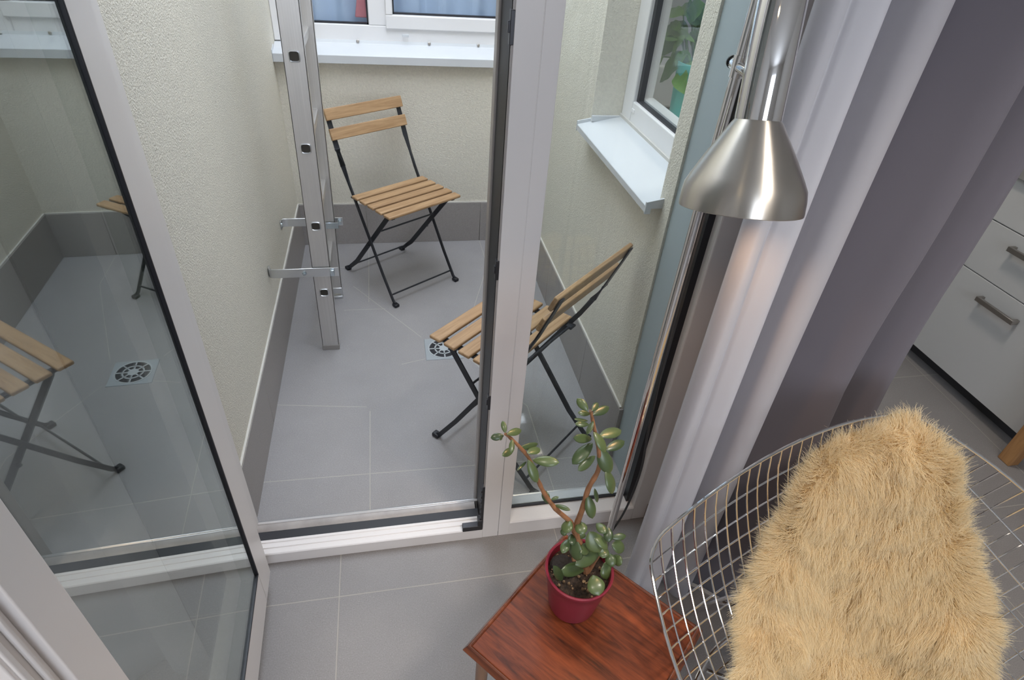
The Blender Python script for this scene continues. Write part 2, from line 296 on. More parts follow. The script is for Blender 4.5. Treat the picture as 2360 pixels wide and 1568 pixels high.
# ------------------------------------------------------------------ setting: shell of the house and the light well
def struct(o,label,cat): return tag(o,label,cat,None,'structure')
IN_SEG=[(-1.6,.923,2.9,.923),(-1.6,.283,2.9,.283),(-1.6,-.357,2.9,-.357),(1.0,1.59,2.9,1.59),(1.0,2.25,2.9,2.25),(-.198,-1,-.198,1.1),(.44,-1,.44,1.1),(1.08,-1,1.08,2.9),(1.72,-1,1.72,2.9),(2.165,.3,2.255,1.75),(-.836,-1,-.836,1.1)]
f=MB().box(-1.75,3.0,-3.0,1.09,-.12,0).box(.95,3.0,1.09,3.7,-.12,0).build('floor',tile_mat('indoor_stone_tile',(.25,.237,.232),IN_SEG,(.40,.375,.34),.5),smooth=False)
struct(f,'indoor floor of speckled grey stone tiles','floor')
OUT_SEG=[(-.116,1.16,-.116,1.64),(-.45,1.352,.70,1.325),(-.45,1.712,-.13,1.665),(-.122,2.37,-.122,2.93),(-.23,2.31,-.05,2.306),(-.193,2.51,.10,2.075),(-.42,2.70,-.2,2.69),(.476,2.93,.479,2.66),(.479,2.66,.29,2.075),(.01,1.90,.105,1.925),(.476,1.2,.47,1.6),(.47,1.6,.28,1.92)]
f=MB().box(-.6,.9,1.09,3.0,-.12,0).build('floor_courtyard',tile_mat('courtyard_stone_tile',(.318,.307,.307),OUT_SEG,(.47,.45,.41),.55),smooth=False)
struct(f,'courtyard floor of light grey stone tiles sloping lines to the drain','floor')
# light well walls
w=MB().box(-.75,-.457,1.20,3.3,-.1,2.95).build('wall_left',PLASTER,smooth=False); struct(w,'cream rendered courtyard wall left of the ladder','wall')
w=MB().box(-.457,.712,2.945,3.20,-.1,.93).box(-.457,.712,2.945,3.20,2.3,2.95).box(.64,.712,2.945,3.20,.93,2.3).build('wall_back',PLASTER,smooth=False)
struct(w,'cream rendered back courtyard wall under the white window','wall')
w=MB()
w.box(.712,.885,1.325,1.393,-.1,2.95).box(.712,.885,2.042,3.3,-.1,2.95).box(.712,.885,1.393,2.042,-.1,.92).box(.712,.885,1.393,2.042,2.3,2.95)
w=w.build('wall_right',PLASTER,smooth=False); struct(w,'cream rendered right courtyard wall with window opening','wall')
w=MB().box(.719,.885,1.06,1.325,-.1,2.95).build('trim_1',REVEAL,smooth=False); struct(w,'smooth blue grey door reveal at right of the side glazing','trim')
w=MB().box(-1.75,-.47,1.06,1.20,-.1,2.6).box(-.75,.885,1.06,1.20,2.27,2.95).build('wall_front',INNER,smooth=False); struct(w,'inner wall around the glazed door','wall')
# the room and kitchen
w=MB().box(-1.75,-1.6,-3.0,1.06,-.1,2.6).build('wall_room_left',INNER,smooth=False); struct(w,'room wall at far left','wall')
w=MB().box(2.85,3.0,-3.0,3.7,-.1,2.6).build('wall_room_right',INNER,smooth=False); struct(w,'kitchen wall behind the white drawers','wall')
w=MB().box(-1.6,2.85,-3.0,-2.85,-.1,.75).box(-1.6,2.85,-3.0,-2.85,2.3,2.6).box(-1.6,-.3,-3.0,-2.85,.75,2.3).box(1.0,2.85,-3.0,-2.85,.75,2.3).build('wall_room_rear',INNER,smooth=False)
struct(w,'room wall behind the viewer with a wide window','wall')
w=MB().box(.95,2.85,3.55,3.7,-.1,2.6).build('wall_kitchen_back',INNER,smooth=False); struct(w,'kitchen end wall','wall')
w=MB().box(-1.75,3.0,-3.0,1.2,2.5,2.65).box(.99,3.0,1.2,3.7,2.5,2.65).box(-.9,.98,3.2,5.2,2.5,2.65).build('ceiling',CEIL,smooth=False); struct(w,'white room ceiling','ceiling')
w=MB().box(-1.0,-.9,3.2,5.2,-.1,2.6).box(.90,.985,3.3,5.2,-.1,2.6).box(-1.0,.985,5.1,5.2,-.1,2.6).box(-.9,.9,3.2,5.1,-.1,0).build('wall_room_back',INNER,smooth=False); struct(w,'walls of the room behind the back window','wall')
# courtyard plinth tiles (each run with its sealant line)
def plinth(name,boxes,seal,label):
    b=MB()
    for q in boxes: b.box(*q)
    o=b.build(name,TILEB,bevel=.001,seg=1); struct(o,label,'baseboard')
    s=MB().box(*seal).build('sealant_line',GROUTW,o)
plinth('baseboard_left',[(-.457,-.449,1.165,1.62,0,.225),(-.457,-.449,1.622,2.22,0,.225),(-.457,-.449,2.222,2.937,0,.225)],(-.457,-.4505,1.165,2.937,.225,.231),'grey tile plinth along the left courtyard wall')
plinth('baseboard_back',[(-.457,-.123,2.937,2.945,0,.225),(-.121,.475,2.937,2.945,0,.225),(.477,.705,2.937,2.945,0,.225)],(-.457,.705,2.9385,2.945,.225,.230),'grey tile plinth along the back courtyard wall')
plinth('baseboard_right',[(.704,.712,1.325,1.70,0,.225),(.704,.712,1.702,2.30,0,.225),(.704,.712,2.302,2.937,0,.225),(.704,.719,1.317,1.325,0,.225)],(.7055,.712,1.325,2.937,.225,.231),'grey tile plinth along the right courtyard wall')
b=MB().box(.735,.90,1.046,1.06,0,.07).build('baseboard_inner',P('inner_skirting',(.26,.21,.17),.5),bevel=.002); struct(b,'low brown indoor skirting at the foot of the sheer curtain','baseboard')

# ---- back window (window_1)
W1=empty('window_1',(0,2.99,.955)); struct(W1,'white two part window above the back courtyard wall','window')
def W(b): return b
def part(b,name,mat,par,**k):
    o=b.build(name,mat,None,**k); o.parent=par; o.matrix_parent_inverse=Matrix.Translation(par.location).inverted() if par.type=='EMPTY' and par.rotation_euler.z==0 else par.matrix_world.inverted()
    return o
yf=3.03
b=MB().box(-.457,-.385,yf,yf+.07,.965,2.3).box(-.385,.575,yf,yf+.07,.965,1.04).box(.575,.64,yf,yf+.07,.965,2.3).box(-.385,.575,yf,yf+.07,2.23,2.3).box(-.045,.035,yf,yf+.07,1.04,2.23)
part(b,'window_frame',UPVC,W1,bevel=.004)
b=MB().box(.030,.590,yf-.014,yf+.05,1.030,1.086).box(.030,.062,yf-.014,yf+.05,1.086,2.24).box(.545,.590,yf-.014,yf+.05,1.086,2.24).box(.062,.545,yf-.014,yf+.05,2.19,2.24)
sash=part(b,'sash',UPVC,W1,bevel=.004)
part(MB().box(.10,.13,yf-.0165,yf-.014,1.0,1.012),'vent_cap',ALUW,W1,bevel=.001)
for nm,(x0,x1,z0,z1) in {'a':(-.385,-.045,1.04,2.23),'b':(.062,.545,1.086,2.19)}.items():
    g=.007
    b=MB().box(x0,x1,yf+.012,yf+.03,z0,z0+g).box(x0,x0+g,yf+.012,yf+.03,z0,z1).box(x1-g,x1,yf+.012,yf+.03,z0,z1)
    part(b,'gasket',GASK,W1)
    part(MB().box(x0,x1,yf+.024,yf+.028,z0,z1),'pane',PANEW,W1)
# sheet sill
b=MB().prism([(2.903,.905),(2.903,.938),(2.906,.941),(3.022,.963),(3.030,.963),(3.030,.958),(2.945,.940),(2.945,.925),(2.910,.925),(2.910,.905)],-.4565,.63,0)
sl=part(b,'window_sill',ALUW,W1,bevel=.001,seg=1)
part(MB().prism([(2.903,.905),(2.903,.952),(2.965,.964),(2.965,.93),(2.94,.905)],-.4568,-.4545,0),'sill_end_cap',ALUW,W1)
b=MB().prism([(3.016,.962),(3.024,.966),(3.029,.978),(3.031,.978),(3.031,.962)],-.43,.62,0); part(b,'sealing_bead',ALUW,W1)
for x in (-.098,.222,.45):
    part(MB().lathe([(0,0),(.0065,0),(.0065,.0015),(.004,.0025),(0,.0025)],16,Matrix.Rotation(-1.38,4,'X').to_3x3()@Matrix.Rotation(PI,3,'X') if False else Matrix.Rotation(PI/2*.85,3,'X'),(x,3.023,.9745)),'sill_screw',HANDLE,W1)

# ---- right window (window_2)
W2=empty('window_2',(.85,1.72,.935)); struct(W2,'white window in the right courtyard wall with a plant behind','window')
xf=.82
b=MB().box(xf,xf+.07,1.393,1.437,.955,2.3).box(xf,xf+.07,1.955,2.042,.955,2.3).box(xf,xf+.07,1.437,1.955,.955,1.030).box(xf,xf+.07,1.437,1.955,2.22,2.3)
part(b,'window_frame',UPVC,W2,bevel=.004)
g=.020
b=MB().box(xf+.012,xf+.03,1.955-g,1.955,1.03,2.22).box(xf+.012,xf+.03,1.437,1.955,1.03,1.036).box(xf+.012,xf+.03,1.437,1.445,1.03,2.22)
part(b,'gasket',GASK,W2)
part(MB().box(xf+.024,xf+.028,1.437,1.955,1.03,2.22),'pane',PANEW,W2)
part(MB().box(xf+.03,xf+.07,1.437,1.955,1.03,1.042),'glazing_bead',UPVC,W2)
part(MB().box(xf-.003,xf,1.925,1.950,.998,1.010),'vent_cap',UPVC,W2,bevel=.001)
b=MB().prism([(.665,.905),(.665,.923),(.668,.926),(.817,.957),(.825,.957),(.825,.951),(.700,.925),(.700,.918),(.673,.918),(.673,.905)],1.372,2.046,1)
part(b,'window_sill',ALUW,W2,bevel=.0008,seg=1)
b=MB()
for y0,y1 in ((1.368,1.374),(2.043,2.049)): b.prism([(.664,.903),(.664,.936),(.714,.946),(.714,.918),(.680,.918),(.680,.903)],y0,y1,1)
b.box(.712,.82,2.030,2.042,.938,.957)
part(b,'sill_end_cap',ALUW,W2)
part(MB().box(.712,.83,1.393,2.042,.925,.93).box(.815,.822,1.393,2.042,.953,.966),'sealing_bead',P('old_sealant',(.60,.58,.54),.7),W2)
part(MB().box(.90,1.24,1.33,2.16,.905,.935),'inner_sill',UPVC,W2,bevel=.004)

# ---- rear room window (behind the viewer), with real daylight coming through
W3=empty('window_3',(.35,-2.92,.75)); struct(W3,'white window behind the viewer','window')
b=MB().box(-.3,1.0,-2.95,-2.88,.75,.82).box(-.3,1.0,-2.95,-2.88,2.23,2.3).box(-.3,-.23,-2.95,-2.88,.82,2.23).box(.93,1.0,-2.95,-2.88,.82,2.23).box(.31,.39,-2.95,-2.88,.82,2.23)
part(b,'window_frame',UPVC,W3,bevel=.004)

# ---- glazed door front (door_1): frame, mullion, side glazing, threshold
D1=empty('door_1',(.13,1.09,0)); struct(D1,'white door frame with wide mullion and glazed side panel','door')
part(MB().box(.215,.2625,1.053,1.112,.0,2.25).box(.2635,.297,1.053,1.112,.0,2.25).box(.262,.264,1.0535,1.11,.02,2.25),'mullion',UPVCD,D1,bevel=.0012)
b=MB().box(-.50,-.43,1.053,1.165,0,2.25).box(-.43,.74,1.053,1.165,2.18,2.25).box(.691,.745,1.053,1.118,0,2.18)
part(b,'door_frame',UPVCD,D1,bevel=.003)
# mullion profile towards the door: two thin ridges, black seal, grey outer lip
part(MB().box(.2115,.216,1.0555,1.059,.05,2.2).box(.2135,.216,1.0615,1.064,.05,2.2),'mullion_ridge',GREYLIP,D1)
part(MB().box(.2115,.235,1.066,1.163,.03,2.2),'door_seal',GASK,D1)
part(MB().box(.2065,.30,1.160,1.190,.012,2.2).box(.225,.2965,1.112,1.162,.02,2.2),'outer_lip',GREYLIP,D1,bevel=.003)
# threshold
b=MB().prism([(1.0525,0),(1.0525,.040),(1.055,.043),(1.070,.043),(1.071,.041),(1.073,.041),(1.074,.0435),(1.087,.0435),(1.088,.0415),(1.0905,.0415),(1.0915,.044),(1.100,.044),(1.100,0)],-.43,.2151,0)
part(b,'threshold',UPVCD,D1,bevel=.0006,seg=1)
part(MB().box(-.43,.2105,1.100,1.130,0,.0425),'threshold_seal',GASK,D1)
part(MB().prism([(1.129,0),(1.129,.043),(1.137,.049),(1.152,.050),(1.152,0)],-.43,.2025,0),'threshold_groove',P('weathered_lip',(.36,.33,.31),.4,noise=(14,.18)),D1)
part(MB().prism([(1.150,.0),(1.150,.052),(1.156,.055),(1.160,.050),(1.160,0)],-.43,.66,0),'threshold_rail',P('bright_rail',(.8,.8,.8),.2,metal=.6),D1,bevel=.001)
part(MB().prism([(1.160,0),(1.160,.016),(1.192,.010),(1.192,0)],-.455,.70,0),'shadow_sill',P('frame_shadow_grey',(.30,.32,.34),.4,metal=.3),D1)  # added grey strip; its colour stands in for the frame's shadow outside
b=MB().box(-.34,-.325,1.114,1.118,.034,.036)
# side glazing
b=MB().prism([(1.053,0),(1.053,.054),(1.056,.058),(1.090,.062),(1.112,.062),(1.112,0)],.296,.692,0)
part(b,'side_bottom_rail',UPVCD,D1,bevel=.0008,seg=1)
part(MB().prism([(1.112,.02),(1.112,.066),(1.13,.066),(1.148,.058),(1.150,.02)],.30,.66,0),'side_outer_bead',ALUW,D1)
part(MB().box(.296,.680,1.1005,1.107,.062,.070).box(.673,.692,1.078,1.1075,.062,2.2),'side_gasket',GASK,D1)
part(MB().box(.297,.690,1.108,1.114,.066,2.18),'side_pane',PANE,D1)
part(MB().box(.297,.301,1.095,1.108,.062,2.18).box(.690,.6925,1.058,1.110,.058,2.18),'side_bead',UPVCD,D1,bevel=.001)
# locking strikers on the mullion
for z,h in ((1.39,.052),(.934,.046),(.556,.046)):
    s=part(MB().box(.208,.2155,1.0535,1.066,z-h/2,z+h/2).box(.205,.209,1.056,1.063,z-.008,z+.010),'striker',BLKMET,D1,bevel=.001)
b=MB().box(.208,.2155,1.0535,1.068,.07,.235)
for k in range(6): b.box(.2045,.209,1.055,1.066,.082+k*.025,.092+k*.025)
part(b,'lower_striker',BLKMET,D1,bevel=.001)
part(MB().box(.155,.2145,1.0515,1.070,.040,.060).box(.200,.2145,1.0515,1.075,.060,.085),'corner_keeper',BLKMET,D1,bevel=.0015)

# ---- open door leaf (door_2), hinged at the left
TH=math.radians(1.5)
LF=empty('door_2',(-.375,.992,.055),TH)      # local -Y runs along the leaf, local +X faces the viewer
struct(LF,'white glazed door leaf standing open at left, mirroring the courtyard','door')
def lp(b,name,mat,par=None,**k):
    o=b.build(name,mat,None,**k); o.parent=par or LF; return o
wl,hl=.668,2.12
b=MB()
for (y0,y1,z0,z1) in ((-.084,0,0,hl),(-wl+.036,-wl+.092,0,hl),(-wl+.092,-.084,0,.122),(-wl+.092,-.084,hl-.09,hl)): b.box(-.074,0,y0,y1,z0,z1)
b.box(-.074,-.012,-wl,-wl+.036,0,hl).box(-.012,-.008,-wl+.004,-wl+.012,0,hl).box(-.012,-.006,-wl+.020,-wl+.026,0,hl)
lp(b,'leaf_frame',UPVCD,bevel=.003)
lp(MB().box(-.086,-.068,-wl-.014,.014,-.012,.02).box(-.086,-.074,-wl-.014,-wl+.03,.02,hl).box(-.086,-.074,-.03,.014,.02,hl),'leaf_flange',UPVCD,bevel=.003)
y0,y1,z0,z1=-wl+.092,-.084,.122,hl-.09
gk=.0045
lp(MB().box(-.006,.001,y1-gk,y1,z0,z1).box(-.006,.001,y0,y1,z0,z0+gk).box(-.009,-.005,y0,y0+gk*.5,z0,z1),'leaf_gasket',GASK,bevel=.001)
lp(MB().box(-.032,-.008,y1-.026,y1-.012,z0,z1).box(-.032,-.008,y0,y1,z0+.01,z0+.024),'spacer_bar',P('spacer_alu',(.42,.44,.40),.4,metal=.5))
lp(MB().box(-.006,-.004,y0,y1,z0,z1),'leaf_pane',PANEL)
# ------------------------------------------------------------------ courtyard things
# folding chair: local -Y is the front
def make_chair():
    r=empty('folding_chair')
    for sx in (-1,1):
        x=sx*.180
        pts=[(x,-.203,.012),(x,-.190,.022),(x,-.120,.13),(x,.062,.440),(x,.092,.490),(x,.128,.560),(x,.160,.625),(x,.196,.715),(x,.219,.774)]
        s=(1,0,0); q=(0,1,-.45)
        sides=[(0,1,0),q,q,q,q,(1*sx,.6,-.2),s,s,s]
        ws=[.016,.016,.016,.016,.016,.020,.024,.023,.022]; ts=[.009,.007,.007,.007,.007,.006,.005,.004,.004]
        f=MB().strip(pts,sides,ws,ts).build('frame_bar',BLACKST,r,bevel=.001,seg=1)
        MB().box(x-.012,x+.012,-.222,-.194,0,.016).build('foot_cap',GASK,f,bevel=.004)
        MB().lathe([(0,-.004),(.007,-.004),(.007,.004),(0,.004)],12,Matrix.Rotation(PI/2,3,'Y'),(x-sx*.0095,-.0,.222)).build('pivot_bolt',BLACKST,f)
    for sx in (-1,1):
        x=sx*.164
        l=MB().strip([(x,.205,.012),(x,.190,.022),(x,.120,.085),(x,-.165,.425),(x,-.172,.436)],[(0,1,.8)]*5,[.016,.018,.022,.022,.018],[.008,.007,.006,.006,.006]).build('leg',BLACKST,r,bevel=.001,seg=1)
        MB().box(x-.012,x+.012,.194,.222,0,.016).build('foot_cap',GASK,l,bevel=.004)
        MB().box(x-.009 ,x+.009,-.205,.080,.429,.439).box(x-.009-(.012 if sx<0 else 0),x+.009+(.012 if sx>0 else 0),.046,.082,.430,.437).build('seat_rail',BLACKST,r,bevel=.001,seg=1)
    for (y,z,w,rr) in ((-.176,.046,.180,.004),(.168,.044,.164,.004),(-.07,.316,.164,.004),(.070,.434,.180,.0045)):
        MB().tube([(-w,y,z),(w,y,z)],rr,8).build('stretcher',BLACKST,r)
    b=MB()
    for i in range(5):
        y=-.2205+i*.0585
        b.box(-.196,.196,y,y+.044,.440,.453)
    b.build('seat',SLAT,r,bevel=.0045,seg=3)
    b=MB()
    for (y,z) in ((.2145,.756),(.1865,.680)):
        k=np.array([0,.36,.93]); n=np.array([0,-.93,.36]); c=np.array([0,y,z])-n*-.004
        c=np.array([0,y-.012,z+.004])
        b.bar(c+np.array([-.197,0,0]),c+np.array([.197,0,0]),k,.048,.013)
    b.build('backrest',SLAT,r,bevel=.003)
    return r
GRP='folding bistro chairs in the courtyard'
ca=make_chair(); ca.location=(.0314,2.594,0); ca.rotation_euler=(0,0,math.atan2(.565,.825))
tag(ca,'wooden slatted folding chair with black frame by the back wall beside the ladder','chair',GRP)
cb=copy_tree(ca); cb.location=(.389,1.4546,0); cb.rotation_euler=(0,0,math.atan2(-.672,-.742))
tag(cb,'wooden slatted folding chair seen from behind, partly through the side glazing over the drain','chair',GRP)

# ladder fixed upright along the left wall
ld=empty('ladder',(-.272,2.23,0)); tag(ld,'tall aluminium ladder standing upright beside the left courtyard wall','ladder')
TILT=.0145
def rail(y0,y1,foot):
    b=MB(); x0,x1=-.0325,.0325
    for (xa,xb,ya,yb) in ((x0,x1,y0,y0+.003),(x0,x1,y1-.003,y1),(x0,x0+.003,y0,y1),(x1-.003,x1,y0,y1)):
        b.add([(xa,ya,foot),(xb,ya,foot),(xb,yb,foot),(xa,yb,foot),(xa+TILT*3.3,ya,3.3),(xb+TILT*3.3,ya,3.3),(xb+TILT*3.3,yb,3.3),(xa+TILT*3.3,yb,3.3)],[(3,2,1,0),(4,5,6,7),(0,1,5,4),(1,2,6,5),(2,3,7,6),(3,0,4,7)])
    return b.build('rail',ALU,ld,bevel=.0008,seg=1)
rn=rail(-.205,-.180,.018); rf=rail(.180,.205,.055)
MB().box(-.0335,.0335,-.2065,-.1785,0,.02).box(-.034,.034,-.207,-.178,.0195,.023).build('rubber_foot',P('grey_foot',(.30,.28,.26),.6),rn,bevel=.002)
MB().box(-.020,.034,.1765,.206,0,.014).box(-.020,.034,.1765,.206,.028,.058).box(-.020,-.014,.18,.2,.01,.03).box(.026,.033,.18,.2,.01,.03).build('rubber_foot',ZINC,rf,bevel=.002)
for k in range(11):
    z=.281+.2807*k; x=TILT*z
    o=MB().box(x-.0145,x+.0145,-.181,.181,z-.0145,z+.0145).build('rung',ALU,ld,bevel=.004,seg=3)
    # crimped open tube end on the outer face of each rail
    fr=MB()
    for ys in (-.2062,):
        n=24; ring=[]
        def rr(a,h):
            c,s=math.cos(a),math.sin(a); p=5
            m=(abs(c)**p+abs(s)**p)**(-1/p); return (x+h*m*c,z+h*m*s)
        prof=[(.0175,0.0015),(.0170,-.0015),(.0145,-.0025),(.0128,0.0),(.0128,.010)]
        G=[]
        for h,dy in prof: G.append([(rr(2*PI*q/n,h)[0],ys+dy,rr(2*PI*q/n,h)[1]) for q in range(n+1)])
        fr.grid(G)
    fr.build('rung_end',ZINC,o)
    MB().box(x-.0128,x+.0128,-.2057,-.2053,z-.0128,z+.0128).build('tube_shade_plate',P('tube_shade',(.035,.03,.022),.6) if k==0 else bpy.data.materials['tube_shade'],o,bevel=.003)  # dark plate stands in for the shade inside the open tube
# wall brackets
def bracket(y,face,label,nuts):
    r=empty('wall_bracket',(-.457,y,.375)); tag(r,label,'bracket','zinc ladder brackets on the left wall')
    h=.0185; pts=[(.002,.030*face,0),(.0025,.014*face,0),(.006,.005*face,0),(.013,.0005*face,0),(.03,0,0),(.254,0,0)]
    MB().strip(pts,[(0,0,1)]*6,[2*h]*6,[.004]*6).build('arm',ZINC,r,bevel=.001,seg=1)
    def hexb(x,yy,sgn,nm):
        MB().lathe([(0,0),(.0085,0),(.0085,.006),(0,.006)],6,Matrix.Rotation(-sgn*PI/2,3,'X'),(x,yy,0)).lathe([(0,.006),(.005,.006),(.005,.014),(0,.014)],10,Matrix.Rotation(-sgn*PI/2,3,'X'),(x,yy,0)).build(nm,ZBOLT,r,smooth=False)
    for x in nuts: hexb(x,-.002,-1,'bolt')
    MB().lathe([(0,0),(.009,0),(.009,.005),(0,.005)],12,Matrix.Rotation(PI/2,3,'Y'),(.004,.020*face,.0)).build('wall_screw',ZBOLT,r)
    return r
bracket(2.0185,1,'zinc steel bracket bolted across the near ladder rail',(.130,))
b2=bracket(2.440,-1,'zinc steel bracket behind the far ladder rail, above the other one',())
MB().strip([(.150,-.004,0),(.150,-.0385,0),(.236,-.0385,0),(.236,-.004,0)],[(0,0,1)]*4,[.028]*4,[.004]*4).build('clamp',ZBOLT,b2,bevel=.001,seg=1)
MB().lathe([(0,0),(.008,0),(.008,.02),(0,.02)],6,Matrix.Rotation(PI/2,3,'X'),(.243,-.002,.003)).build('bolt',ZBOLT,b2,smooth=False)
b1=[o for o in bpy.data.objects if o.name.startswith('wall_bracket') and o is not b2][0]
MB().box(.222,.238,-.014,-.002,-.012,.014).build('clamp',ZBOLT,b1,bevel=.002)

# floor drain
dr=empty('floor_drain',(.188,1.985,0)); tag(dr,'square grey floor drain with round slotted grate under the near chair','drain')
M=MB().box(-.078,.078,-.072,.072,-.02,.0025).build('drain_plate',P('drain_grey',(.36,.39,.41),.4),dr,bevel=.002)
M2=MB().lathe([(.066,.0026),(.0655,.0042),(.0605,.0042),(.060,.0026)],48).lathe([(.0335,.0026),(.0335,.0042),(.0395,.0042),(.0395,.0026)],40).lathe([(0,.0043),(.019,.0043),(.019,.0026)],32)
for k in range(8):
    a=PI/8*0+k*PI/4; c,s=math.cos(a),math.sin(a)
    M2.bar((.018*c,.018*s,.0034),(.0615*c,.0615*s,.0034),(-s,c,0),.0055,.0016)
M2.build('grate',P('grate_grey',(.46,.49,.50),.4),dr,bevel=.0003,seg=1)
MB().lathe([(0,.0027),(.061,.0027)],40).build('drain_shade_disc',P('drain_shade',(.015,.015,.02),.6),dr)  # flat dark disc painted as the shade down the drain opening
# ------------------------------------------------------------------ indoor things
# side table (square, turned)
TZ=.44
e=np.array([.218,-.2546]); e/=np.linalg.norm(e); yaw=math.atan2(e[1],e[0])
cx=(.0838+.558)/2; cy=(.5326+.4924)/2
st=empty('side_table',(cx,cy,0),yaw); tag(st,'small square reddish wood side table carrying the potted jade plant','table')
h=.1675
b=MB()
MB().box(-h+.012,h-.012,-h+.012,h-.012,TZ-.018,TZ).build('tabletop',TEAK,st,bevel=.0015)
# bevelled knife edge: four mitred profiles
prof=[(h-.0125,TZ-.018),(h-.0125,TZ+.0002),(h-.0095,TZ+.0028),(h-.0060,TZ+.0012),(h+.0005,TZ-.011),(h-.001,TZ-.014),(h-.012,TZ-.018)]
G=[]
for k in range(4):
    a=k*PI/2; c,s=math.cos(a),math.sin(a)
    G.append([(c*r_-s*r_*-1,s*r_+c*r_*-1,z) for r_,z in prof])
MB().grid(G,True).build('table_edge',TEAKEDGE,st,bevel=.0008,seg=1,ang=20)
ap=MB()
for k in range(4):
    a=k*PI/2; c,s=math.cos(a),math.sin(a); 
    p=lambda x,y:(c*x-s*y,s*x+c*y)
    ap.add([(*p(.128,-.128),TZ-.06),(*p(.128,.128),TZ-.06),(*p(.142,.142),TZ-.06),(*p(.142,-.142),TZ-.06),(*p(.128,-.128),TZ-.018),(*p(.128,.128),TZ-.018),(*p(.142,.142),TZ-.018),(*p(.142,-.142),TZ-.018)],[(3,2,1,0),(4,5,6,7),(0,1,5,4),(1,2,6,5),(2,3,7,6),(3,0,4,7)])
ap.build('apron',TEAKEDGE,st)
for sx in (-1,1):
    for sy in (-1,1):
        x,y=sx*.1395,sy*.1395
        MB().tube([(x*1.03,y*1.03,0),(x,y,.2),(x,y,TZ-.018)],[.0095,.012,.0125],16).build('leg',LEGW,st)

# potted jade plant
PX0,PY0=.310,.585
jp=empty('potted_jade_plant',(PX0,PY0,TZ)); tag(jp,'jade plant with fleshy leaves in a berry red pot on the wooden table','plant')
MB().lathe([(0,.001),(.042,.001),(.0455,.004),(.0475,.012),(.058,.085),(.0625,.112),(.0650,.116),(.0650,.1215),(.0625,.1235),(.0600,.1215),(.0590,.112),(.055,.085),(.052,.07),(0,.07)],64).build('pot',POTR,jp)
n=40; G=[]
rng=np.random.default_rng(5)
for i in range(13):
    r=.0585*i/12
    G.append([(r*math.cos(2*PI*q/n),r*math.sin(2*PI*q/n),.103+(rng.random()-.5)*.005*(i<12 and i>0)) for q in range(n+1)])
MB().grid(G).build('soil',SOIL,jp)
b=MB()
for k in range(70):
    r=.052*math.sqrt(rng.random()); a=rng.random()*6.3; s=.0015+.003*rng.random()**2
    c=np.array([r*math.cos(a),r*math.sin(a),.106]); 
    b.lathe([(0,-s),(s*.8,-s*.4),(s,.2*s),(s*.6,.8*s),(0,s)],6,Matrix.Rotation(rng.random()*3,3,'X'),c)
b.build('soil_crumbs',P('bark_bits',(.20,.13,.07),.9,noise=(90,.8)),jp)
MB().lathe([(0,-.010),(.016,-.008),(.023,.0),(.020,.012),(.010,.019),(0,.020)],14,Matrix.Rotation(.5,3,'X')@Matrix.Diagonal((1,.8,.8)),(-.028,.022,.106)).build('bark_chunk',P('dark_bark',(.03,.025,.022),.9,bump=(90,1,.006)),jp)
def leaf(mb,base,tip,w,nrm,th,kind,arch=0.):
    b=np.array(base,float); t=np.array(tip,float); d=t-b; l=np.linalg.norm(d); d/=l
    n=np.array(nrm,float); n-=n@d*d; n/=np.linalg.norm(n); s=np.cross(d,n)
    m=11 if kind=='jade' else 15; q=12 if kind=='jade' else 8; vs=[]; G=[]
    for i in range(m):
        u=i/(m-1)
        if kind=='jade':
            f=max(.02,(math.sin(PI*min(1,u**.85))**.62)*(.55+.5*u) if 0<u<1 else .02); f=min(1,f*1.02)
            c=b+d*l*u+n*(arch*l*(u*u-u)); tt=th*min(1,f*1.15)
            ring=[c+s*(w/2*f*math.cos(2*PI*k/q))+n*(tt/2*math.sin(2*PI*k/q)-tt*.12*(math.cos(2*PI*k/q)**2)*0) for k in range(q)]
        else:
            f=max(.012,math.sin(PI*u**.8)**.9*(1-.25*u)*1.12)
            c=b+d*l*u-n*(arch*l*(u*u)) ; 
            ring=[]
            for k in range(q):
                a=2*PI*k/q; x=math.cos(a)
                ring.append(c+s*(w/2*f*x)+n*(abs(x)*w*.16*f+ .0006*math.sin(a)+.0025*math.sin(u*19+abs(x)*2)*abs(x)*f))
        G.append(ring+[ring[0]])
    mb.grid(G)
JO=np.array([PX0,PY0,TZ])
viewN=np.array([-.25,-.62,.75])
gr=[[],[],[]]
for i,L in enumerate(JADE_LEAVES): gr[0 if i<14 else (1 if i<31 else 2)].append(L)
rng=np.random.default_rng(11)
for gi,ls in enumerate(gr):
    b=MB()
    for L in ls:
        if gi==2: q=np.array(L[3:6])-np.array(L[:3]); L=list(L[:3])+list(np.array(L[:3])+q*1.16)+[L[6]*1.22]
        nv=viewN+rng.normal(0,.33,3)
        leaf(b,np.array(L[:3])-JO,np.array(L[3:6])-JO,L[6]*1.14,nv,min(.0095,.36*L[6]),'jade',arch=rng.normal(-.05,.08))
    b.build('foliage',JADE,jp,ang=80)
for k,S in enumerate(JADE_STEMS):
    pts=[np.array(q)-JO for q in S]
    # smooth a little
    P2=[]
    for i in range(len(pts)-1):
        for u in (0,.34,.67): P2.append(pts[i]*(1-u)+pts[i+1]*u)
    P2.append(pts[-1]); P3=[P2[0]]+[(P2[i-1]+P2[i]*2+P2[i+1])/4 for i in range(1,len(P2)-1)]+[P2[-1]]
    r0,r1=((.0048,.0022),(.0056,.0024),(.0075,.0058),(.005,.003),(.004,.004))[k]
    MB().tube(P3,[r0+(r1-r0)*i/(len(P3)-1)+.0004*math.sin(i*2.4) for i in range(len(P3))],10).build('stem',STEM,jp)

